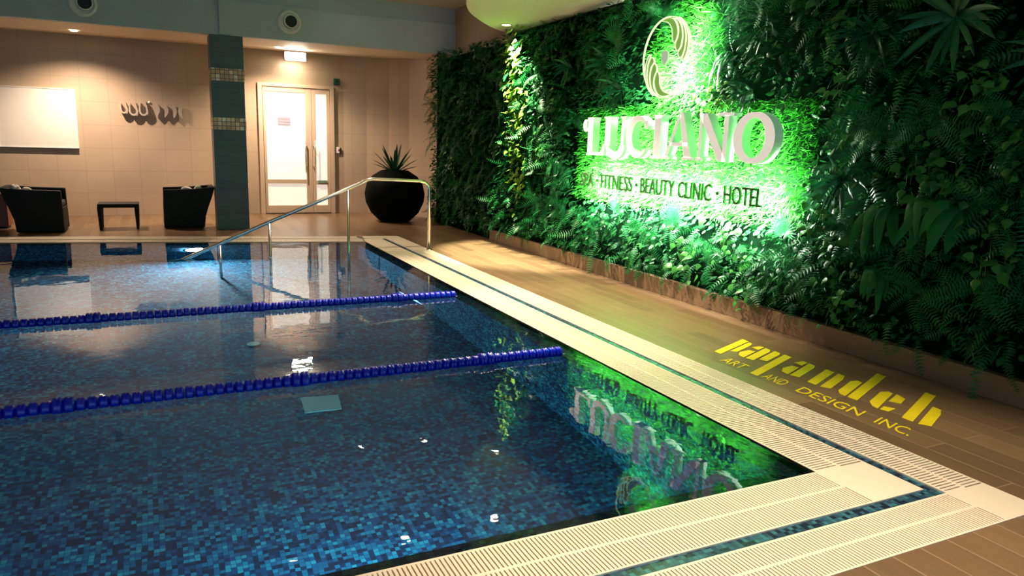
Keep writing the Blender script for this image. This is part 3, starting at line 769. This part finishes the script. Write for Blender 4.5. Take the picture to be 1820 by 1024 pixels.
# yellow lettering laid flat over the deck
pt = thing('floor_lettering', 'large yellow stencil word payandeh lying on the brown deck', 'lettering', (0, 0, 0))
FB, FH = 1.08, .36
pmap = lambda a, b_, d: (FB+b_*FH, 1.90-a+.16*b_*FH/.36*1.0, .001+d)
SWd = .072
def bar(x, b0, b1, w_=SWd, cut=.10):
    return [(x, b0), (x+w_, b0+cut*.4), (x+w_, b1-cut), (x+w_*.75, b1-.02), (x, b1)]
glyphs = [
    [bar(0, -.28, 1.05, cut=0), bar(.088, .08, .98, w_=.055, cut=.2)],                                            # p
    [[(0, .22), (.03, .03), (.09, .0), (.09, .56), (.03, .52)], bar(.108, .0, .98, cut=.15), [(.01, .74), (.085, .72), (.09, 1.0), (.05, .98)]],   # a
    [bar(0, .22, 1.0), bar(.10, -.65, 1.0, cut=0)],                                                      # y
    [[(0, .22), (.03, .03), (.09, .0), (.09, .56), (.03, .52)], bar(.108, .0, .98, cut=.15), [(.01, .74), (.085, .72), (.09, 1.0), (.05, .98)]],   # a
    [bar(0, 0, 1.0, cut=0), bar(.105, 0, 1.0, cut=.25)],                                                 # n
    [[(0, .15), (.03, .02), (.075, .0), (.075, .95), (.03, .98), (0, .8)], bar(.09, 0, 1.75, cut=0)],    # d
    [[(0, .18), (.04, .02), (.08, .0), (.075, .95), (.04, .98), (0, .82)], [(.095, 0), (.15, .05), (.17, .28), (.10, .2)], [(.095, .5), (.17, .6), (.17, .9), (.10, .98)]],  # e
    [bar(0, 0, 1.6, cut=0), bar(.105, 0, 1.0, cut=.25)]]                                                 # h
x = 0
for gph, x in zip(glyphs, (0, .16, .36, .59, .85, 1.08, 1.31, 1.55)):
    m = MB()
    for pl in gph: m.prism([(x+a, b_) for a, b_ in pl], pmap, 0, .0015)
    fixn(m.build('letter', M_yellow, pt))
st = thing('floor_lettering', 'small yellow words ART AND DESIGN INC. lying on the deck', 'lettering', (0, 0, 0))
smp = lambda a, b_, d: (b_, 1.70-a+(b_-.85)*.3, .001+d*.5)
for txt, a0, a1 in (('ART', .05, .27), ('AND', .46, .65), ('DESIGN', .76, 1.24), ('INC.', 1.34, 1.56)):
    place_text('word', txt, smp, .003, M_yellow, st, a0, a1, .85, .97)

# ------------------------------------------------------------------ green wall: backing
bk = MB().box(2.0, XW-.002, -4.0, 10.9, .168, 2.96)
bk.box(2.0, XW-.002, -4.0, 7.7, 2.96, 3.07)
bk.box(2.0, XW-.002, 8.25, 10.9, 0.002, .168)
tag(bk.build('planting_panel', M_soil), 'dark felt backing behind the planted green wall', 'planting panel')

def wnoise(y, z, s=1.0, ph=0.0):
    return (math.sin(y*2.1*s+ph)*math.cos(z*2.7*s+1.3*ph)+.6*math.sin(y*4.7*s+z*3.1*s+ph)+.4*math.cos(y*7.9*s-z*8.3*s))/2.0
# leaf templates (x outward, y along, z up), arrays of verts and faces
def tmpl_leaf(L, W, curl=.2, shape='lance', segs=3):
    m = MB(); leafstrip(m, (0, 0, 0), (1, 0, 0), L, W, curl, segs, .3, shape, side=Vector((0, 1, 0))); return np.array(m.v), m.f
def tmpl_frond(L, W, pairs=11, curl=.8, pw=.62):
    m = MB(); p = Vector((0, 0, 0)); cur = Vector((1, 0, 0)); step = L/pairs
    path = [p.copy()]
    for i in range(pairs):
        q = p+cur*step; nn = Vector((0, 1, 0)); t_ = (i+.6)/pairs
        l_ = W*(math.sin(PI*(.12+.88*t_))**.7)*.5+.004
        for sgn in (-1, 1):
            e_ = p + nn*sgn*l_ + cur*step*.7 + Vector((0, 0, -.12*l_))
            m.add([p, p+cur*step*pw, e_], [(0, 1, 2)])
        p = q; cur = (cur+Vector((0, 0, -1))*curl/pairs).normalized()
    return np.array(m.v), m.f
def scatter(name, tmpls, count, matl, region, label, seedn, xr=(1.98, 1.80), face=0.5, down=.4, sc=(.7, 1.3)):
    r = np.random.default_rng(seedn); V = []; F = []; off = 0
    (ya, yb, za, zb) = region[:4]; test = region[4] if len(region) > 4 else None
    made = 0
    while made < count:
        y = r.uniform(ya, yb); z = r.uniform(za, zb)
        if test and not test(y, z): continue
        if y < 8.24 and z < .24 : continue
        vs, fs = tmpls[r.integers(len(tmpls))]
        out = Vector((-face - r.uniform(0, .5), r.normal(0, .75), r.normal(0, .45)-down)).normalized()
        side = Vector((r.normal(0, .35), 1, r.normal(0, .5)))
        side = (side-out*side.dot(out)).normalized(); up = out.cross(side)
        if up.z < 0 and r.random() < .85: side = -side; up = -up
        Rm = np.array([[out.x, side.x, up.x], [out.y, side.y, up.y], [out.z, side.z, up.z]])
        s_ = r.uniform(*sc)
        d = xr[0] + (xr[1]-xr[0])*min(1, max(0, .5+.55*wnoise(y, z, 1.0, seedn)+r.normal(0, .2)))
        V.append((vs*s_) @ Rm.T + np.array([d, y, z])); F += [tuple(i+off for i in f_) for f_ in fs]; off += len(vs); made += 1
    V = np.concatenate(V); V[:, 0] = np.minimum(V[:, 0], 2.13)
    low = (V[:, 1] < 8.3); V[low, 2] = np.where((V[low, 2] < .17) & (V[low, 0] > 1.93), .171, V[low, 2]); V[:, 2] = np.clip(V[:, 2], .01, 3.075)
    me = bpy.data.meshes.new(name); me.from_pydata(V.tolist(), [], F); me.materials.append(matl)
    me.polygons.foreach_set('use_smooth', [True]*len(me.polygons))
    o = bpy.data.objects.new(name, me); COL.objects.link(o); tag(o, label, 'foliage', kind='stuff'); return o
T_small = [tmpl_leaf(.055, .036, .3, 'lance', 3), tmpl_leaf(.07, .04, .5, 'lance', 3)]
T_grass = [tmpl_leaf(.085, .010, .7, 'lance', 3), tmpl_leaf(.065, .012, .4, 'lance', 3)]
T_lance = [tmpl_leaf(.20, .030, .6, 'lance', 5), tmpl_leaf(.16, .026, .9, 'lance', 5)]
T_fern = [tmpl_frond(.24, .085, 11, .9), tmpl_frond(.32, .10, 14, 1.2), tmpl_frond(.18, .07, 10, .6)]
T_heart = [tmpl_leaf(.065, .06, .4, 'heart', 6), tmpl_leaf(.085, .075, .5, 'heart', 6)]
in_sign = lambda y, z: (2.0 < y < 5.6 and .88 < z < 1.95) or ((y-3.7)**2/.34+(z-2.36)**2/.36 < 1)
SG = (-.7, 10.9, .12, 3.06)
scatter('small_leaf_foliage', T_small, 10000, L_broad, SG+(lambda y, z: not in_sign(y, z),), 'dense small dark leaves covering the whole green wall', 1, (2.03, 1.84))
scatter('fern_foliage', T_fern, 2200, L_fern, SG+(lambda y, z: not (in_sign(y, z) or (1.75 < y < 5.7 and .85 < z < 2.25) or ((y-3.7)**2/.6+(z-2.36)**2/.5 < 1)),), 'short fern fronds filling the whole green wall', 2, (2.0, 1.86), down=.6)
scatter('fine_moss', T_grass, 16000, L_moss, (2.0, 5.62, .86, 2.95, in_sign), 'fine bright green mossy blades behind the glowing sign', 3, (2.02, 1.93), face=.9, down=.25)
scatter('fine_moss', T_grass, 4500, L_fern, (-.7, 10.9, .2, 3.02, lambda y, z: wnoise(y, z, .7, 5) > .12 and not in_sign(y, z)), 'fine grassy tufts between the larger plants of the green wall', 4, (2.0, 1.80))

# ------------------------------------------------------------------ green wall: individual plants
def mk(fn_, matl, nm):
    m = MB(); fn_(m); me = bpy.data.meshes.new(nm); me.from_pydata([tuple(v) for v in m.v], [], m.f); me.materials.append(matl)
    me.polygons.foreach_set('use_smooth', [True]*len(me.polygons)); return me
def addT(m, T, base, out, side, s_=1.0):
    out = Vector(out).normalized(); side = Vector(side); side = (side-out*side.dot(out)).normalized(); up = out.cross(side)
    if up.z < 0: side = -side; up = -up
    vs, fs = T
    m.add([Vector(base)+out*v[0]*s_+side*v[1]*s_+up*v[2]*s_ for v in vs], fs)
def fern_fn(seed, n=16, L=.36):
    def f_(m):
        r = random.Random(seed); T = [tmpl_frond(L, .10, 17, 1.3, .5), tmpl_frond(L*.85, .09, 15, 1.0, .5), tmpl_frond(L*1.15, .10, 20, 1.7, .5)]
        for i in range(n):
            a = -PI/2 + r.uniform(-2.2, 2.2)
            addT(m, r.choice(T), (0, r.uniform(-.03, .03), r.uniform(-.03, .03)), (r.uniform(.25, .7), math.cos(a), math.sin(a)*.8+.2), (r.uniform(-.2, .2), -math.sin(a), math.cos(a)), r.uniform(.7, 1.1))
    return f_
def pothos_fn(seed, n=26, spread=.16):
    def f_(m):
        r = random.Random(seed)
        for i in range(n):
            y, z = r.gauss(0, spread*.6), r.gauss(-.05, spread*.8)
            addT(m, T_heart[i % 2], (r.uniform(.02, .13), y, z), (r.uniform(.3, .8), r.gauss(0, .5), -.6+r.gauss(0, .4)), (r.gauss(0, .3), 1, r.gauss(0, .4)), r.uniform(.7, 1.25))
        for i in range(5):
            y, z = r.gauss(0, spread*.5), r.gauss(0, spread*.5)
            m.tube([(0, y*.3, z*.3), (.06, y, z), (.08, y*1.1, z-.12)], .0025, 5)
    return f_
def rosette_fn(seed, n=14, L=.34, w_=.045, droop=1.0):
    def f_(m):
        r = random.Random(seed)
        for i in range(n):
            a = 2*PI*i/n + r.uniform(-.2, .2)
            leafstrip(m, (0, 0, 0), (r.uniform(.35, .9), math.cos(a), math.sin(a)*.9), L*r.uniform(.75, 1.1), w_*r.uniform(.8, 1.2), droop, 8, .3, 'lance', side=Vector((.1, -math.sin(a), math.cos(a))))
    return f_
def broad_fn(seed, n=6, L=.5, w_=.085):
    def f_(m):
        r = random.Random(seed)
        for i in range(n):
            a = r.uniform(-.9, .9)
            leafstrip(m, (0, r.uniform(-.05, .05), 0), (.6, math.sin(a), r.uniform(-.3, .5)), L*r.uniform(.7, 1.1), w_*r.uniform(.8, 1.2), 3.2, 10, .22, 'strap', side=Vector((.15*r.uniform(-1, 1), 1, 0)))
    return f_
def palm_fn(seed, tilt=0, n=22, L=.26):
    def f_(m):
        r = random.Random(seed)
        for i in range(n):
            a = PI/2 + tilt + (i/(n-1)-.5)*3.7
            leafstrip(m, (.14, 0, 0), (.16, math.cos(a), math.sin(a)), L*(1-.25*abs(i/(n-1)-.5)*2)*r.uniform(.93, 1.05), .017, .25, 6, .4, 'lance', side=Vector((0, -math.sin(a), math.cos(a))))
        m.tube([(0, -.02*math.cos(tilt), -.14), (.08, 0, -.07), (.14, 0, 0)], .006, 6)
    return f_
kinds = {
    'fern': [mk(fern_fn(s), L_fern, 'fern') for s in (1, 2, 3)],
    'ivy': [mk(pothos_fn(s), L_poth, 'ivy') for s in (4, 5, 6)],
    'lime': [mk(pothos_fn(s, 60, .21), L_lime, 'ivy') for s in (14, 15)],
    'lance': [mk(rosette_fn(s), L_lance, 'lance') for s in (7, 8)],
    'star': [mk(rosette_fn(9, 16, .42, .05, .6), L_lance, 'star')],
    'strap': [mk(broad_fn(s), L_strap, 'strap') for s in (10, 11)],
    'palm': [mk(palm_fn(12, .35), L_fern, 'palm'), mk(palm_fn(13, -.5), L_fern, 'palm')],
}
NM = {'fern': ('hanging_fern', 'fern'), 'ivy': ('round_leaf_creeper', 'creeper'), 'lime': ('yellow_green_creeper', 'creeper'),
      'lance': ('lance_leaf_plant', 'wall plant'), 'star': ('star_leaf_plant', 'wall plant'), 'strap': ('strap_leaf_plant', 'wall plant'), 'palm': ('fan_palm', 'palm')}
plants = [
 # kind, y, z, scale, x, label
 ('palm', 3.58, .80, 1.05, 2.0, 'bright fan palm spreading just below the word CLINIC'),
 ('palm', 4.60, .78, 1.0, 2.0, 'bright fan palm drooping below the word FITNESS'),
 ('palm', 2.15, .84, .9, 2.0, 'fan palm tucked under the end of the word HOTEL'),
 ('palm', 4.72, 2.62, 1.1, 1.92, 'fan palm left of the top of the round emblem'),
 ('lance', 4.72, 2.12, 1.05, 1.90, 'lance leaf plant left of the foot of the round emblem'),
 ('lance', 5.05, 2.40, 1.0, 1.92, 'lance leaf plant beside the emblem, the one furthest to its left'),
 ('lance', 5.9, 2.45, .9, 1.92, 'dark lance leaf plant right of the lit creeper column, near its top'),
 ('lance', 2.65, 2.55, .9, 1.95, 'lance leaf plant right of the round emblem'),
 ('lance', 2.75, 2.0, .75, 1.94, 'small lance leaf plant just above the gap between letters N and O'),
 ('lance', 1.7, 1.3, .9, 1.94, 'dark lance leaf plant immediately right of the last letter O'),
 ('lance', 1.55, 2.35, 1.0, 1.92, 'lance leaf plant below the ferns of the upper right wall'),
 ('star', .92, 2.38, 1.0, 1.88, 'large pale star shaped plant near the top right corner'),
 ('lance', .25, 2.05, 1.0, 1.9, 'lance leaf plant highest at the right picture edge'),
 ('strap', 1.22, 1.15, 1.0, 1.90, 'plant with long hanging strap leaves, left one of the trio at right'),
 ('strap', .98, 1.22, .95, 1.88, 'plant with long hanging strap leaves, middle one of the trio at right'),
 ('strap', .72, 1.20, 1.05, 1.88, 'plant with long hanging strap leaves, right one of the trio at right'),
 ('strap', 1.30, .70, .8, 1.92, 'low plant with strap leaves reaching down above the stone curb'),
 ('strap', 3.08, 2.35, .8, 2.0, 'strap leaves hanging along the right rim of the emblem'),
 ('strap', 6.2, 1.3, .8, 1.94, 'dark strap leaf plant left of the letter L'),
 ('fern', 2.45, .62, .9, 1.92, 'fern with long fronds under the word HOTEL'),
 ('fern', 2.0, .60, 1.0, 1.90, 'fern hanging over the stone curb right of the sign'),
 ('fern', 1.7, .95, .9, 1.92, 'fern right of the tagline end'),
 ('fern', .55, .72, 1.0, 1.90, 'lowest fern hanging at the right picture edge'),
 ('fern', .50, 1.25, 1.0, 1.88, 'fern with comb like fronds at the right picture edge beside the strap leaves'),
 ('fern', .95, .62, 1.0, 1.90, 'fern above the curb below the strap leaf plants'),
 ('fern', .95, 1.75, 1.05, 1.88, 'fern below the large star shaped plant'),
 ('fern', 1.30, 1.72, 1.0, 1.90, 'fern between the star shaped plant and the letter O'),
 ('fern', .45, 1.75, 1.0, 1.90, 'fern at mid height by the right picture edge'),
 ('fern', 2.4, 2.75, 1.0, 1.93, 'fern near the top edge right of the emblem'),
 ('fern', 1.6, 2.75, 1.0, 1.93, 'fern near the top edge left of the star shaped plant'),
 ('fern', 4.1, .62, .9, 1.92, 'fern between the two fan palms under the tagline'),
 ('fern', 3.15, .60, .9, 1.92, 'fern right of the fan palm under CLINIC'),
 ('fern', 5.15, .62, .85, 1.93, 'fern under the word SPA'),
 ('fern', 6.05, 1.22, .8, 1.96, 'fern left of the word SPA'),
 ('fern', 5.75, 1.85, .8, 1.95, 'fern left of the top of the letter L'),
 ('fern', 5.9, .70, .9, 1.93, 'fern hanging above the curb left of the tagline'),
 ('fern', 6.6, .75, .9, 1.93, 'dark fern above the curb nearest the lit creeper column'),
 ('fern', 7.6, 2.55, .9, 1.92, 'brightly lit fern under the canopy downlight'),
 ('fern', 7.35, 2.25, .8, 1.92, 'lit fern halfway up the bright creeper column'),
 ('fern', 8.6, 2.9, .9, 1.94, 'dark fern sticking up beyond the canopy edge'),
 ('fern', 10.3, 2.92, 1.0, 1.92, 'dark fern at the far top end of the green wall'),
 ('fern', 10.6, 2.1, .9, 1.90, 'dark fern jutting out above the big black pot'),
 ('fern', 4.1, 2.85, .9, 1.95, 'fern left of the emblem crown under the canopy edge'),
 ('lime', 7.25, 2.78, 1.1, 1.86, 'yellow green creeper highest in the lit column, under the canopy'),
 ('lime', 7.2, 2.35, 1.1, 1.88, 'yellow green creeper second from the top of the lit column'),
 ('lime', 7.15, 1.95, 1.1, 1.88, 'yellow green creeper at the middle of the lit column'),
 ('lime', 7.1, 1.55, 1.1, 1.89, 'yellow green creeper in the lower half of the lit column'),
 ('lime', 7.1, 1.05, 1.0, 1.90, 'yellow green creeper lowest in the lit column'),
 ('lime', 3.17, 2.0, .7, 1.93, 'yellow green creeper hanging between letters A and N'),
 ('ivy', 3.28, 1.90, .55, 1.84, 'round leaf creeper covering the gap right of the letter A top'),
 ('ivy', 2.9, 1.98, .8, 1.93, 'round leaf creeper above the letter N'),
 ('ivy', 5.0, 2.02, .7, 1.92, 'round leaf creeper above the letter L'),
 ('ivy', 2.3, 1.95, .6, 1.90, 'round leaf creeper above the letter O'),
 ('ivy', 3.35, .55, 1.1, 1.92, 'round leaf creeper over the curb below the CLINIC fan palm'),
 ('ivy', 2.85, .75, 1.0, 1.92, 'round leaf creeper below the dot before HOTEL'),
 ('ivy', 4.3, .40, .9, 1.93, 'round leaf creeper low over the curb below FITNESS'),
 ('ivy', 1.75, 1.10, 1.0, 1.90, 'round leaf creeper beside the strap leaves, upper of two'),
 ('ivy', 1.65, .80, 1.1, 1.90, 'round leaf creeper beside the strap leaves, lower of two'),
 ('ivy', 1.62, 1.75, .9, 1.90, 'round leaf creeper right of the letter O top'),
 ('ivy', 1.70, 2.10, .9, 1.90, 'round leaf creeper in the dark area up right of the letter O'),
 ('ivy', 1.85, 2.45, 1.0, 1.90, 'round leaf creeper hanging right of the emblem, near the top edge'),
 ('ivy', .98, 1.50, 1.05, 1.87, 'glossy round leaf creeper above the middle strap leaf plant'),
 ('ivy', .78, 1.38, 1.1, 1.87, 'glossy round leaf creeper above the right strap leaf plant'),
 ('ivy', .42, 1.55, 1.1, 1.88, 'round leaf creeper at the right picture edge, at mid height'),
 ('ivy', .42, .98, 1.0, 1.88, 'round leaf creeper at the right picture edge, low down'),
 ('ivy', .62, 1.98, 1.0, 1.88, 'round leaf creeper below right of the large star shaped plant'),
 ('ivy', 1.55, .40, .9, 1.90, 'round leaf creeper dangling in front of the stone curb'),
 ('ivy', 2.55, .38, .9, 1.92, 'round leaf creeper hanging at the curb below HOTEL'),
 ('ivy', 6.1, 2.1, 1.0, 1.91, 'dark round leaf creeper between the lit column and the emblem'),
 ('ivy', 6.5, 1.4, 1.0, 1.90, 'dark round leaf creeper right of the lit column at mid height'),
 ('ivy', 7.9, 1.5, 1.0, 1.91, 'dark round leaf creeper left of the lit column at mid height'),
 ('ivy', 8.8, 1.8, 1.0, 1.91, 'dark round leaf creeper midway along the far shaded stretch'),
 ('ivy', 9.8, 1.2, 1.0, 1.91, 'dark round leaf creeper close behind the big black pot'),
]
for i, (k, y, z, s_, x, lab) in enumerate(plants):
    nm, cat = NM[k]
    o = bpy.data.objects.new(nm, kinds[k][i % len(kinds[k])]); COL.objects.link(o)
    o.location = (x, y, z); o.rotation_euler = (random.uniform(-.25, .25), 0, PI+random.uniform(-.2, .2)); o.scale = (s_*.9, s_, s_)
    tag(o, lab, cat)

# ------------------------------------------------------------------ ceiling downlights over the pool and deck, and added fill lights
CW = (1, .78, .56)
downlight('ceiling downlight over the pool, left of the pair mirrored in the near water', -1.46, 6.52, 3.80, 40, spot=80, color=CW)
downlight('ceiling downlight over the pool, right of the pair mirrored in the near water', .0, 6.42, 3.80, 150, spot=84, color=CW)
downlight('ceiling downlight in front of the bulkhead, left of the two there', .23, 9.75, 3.80, 12, spot=70, color=CW)
downlight('ceiling downlight in front of the bulkhead, right of the two there', 1.33, 9.55, 3.80, 8, spot=60, color=CW)
downlight('added canopy fill light over the deck at the sign', .80, 5.3, 3.085, 480, aim=(-.10, -.25, -1), spot=92, color=CW)  # added to brighten the deck and coping
downlight('added ceiling fill light over the edge gratings between the two lane ropes', -.3, 3.0, 3.80, 480, aim=(.22, .03, -1), spot=54, color=CW)  # added out of view to brighten the coping and deck
downlight('added ceiling fill light over the near corner of the pool', -.2, .2, 3.80, 330, aim=(0, -.1, -1), spot=62, color=CW)  # added out of view to brighten the near coping
downlight('added ceiling fill light over the near end of the pool', -1.6, -1.0, 3.80, 260, aim=(0, 0, -1), spot=70, color=CW)  # added out of view, lifts the near end of the coping
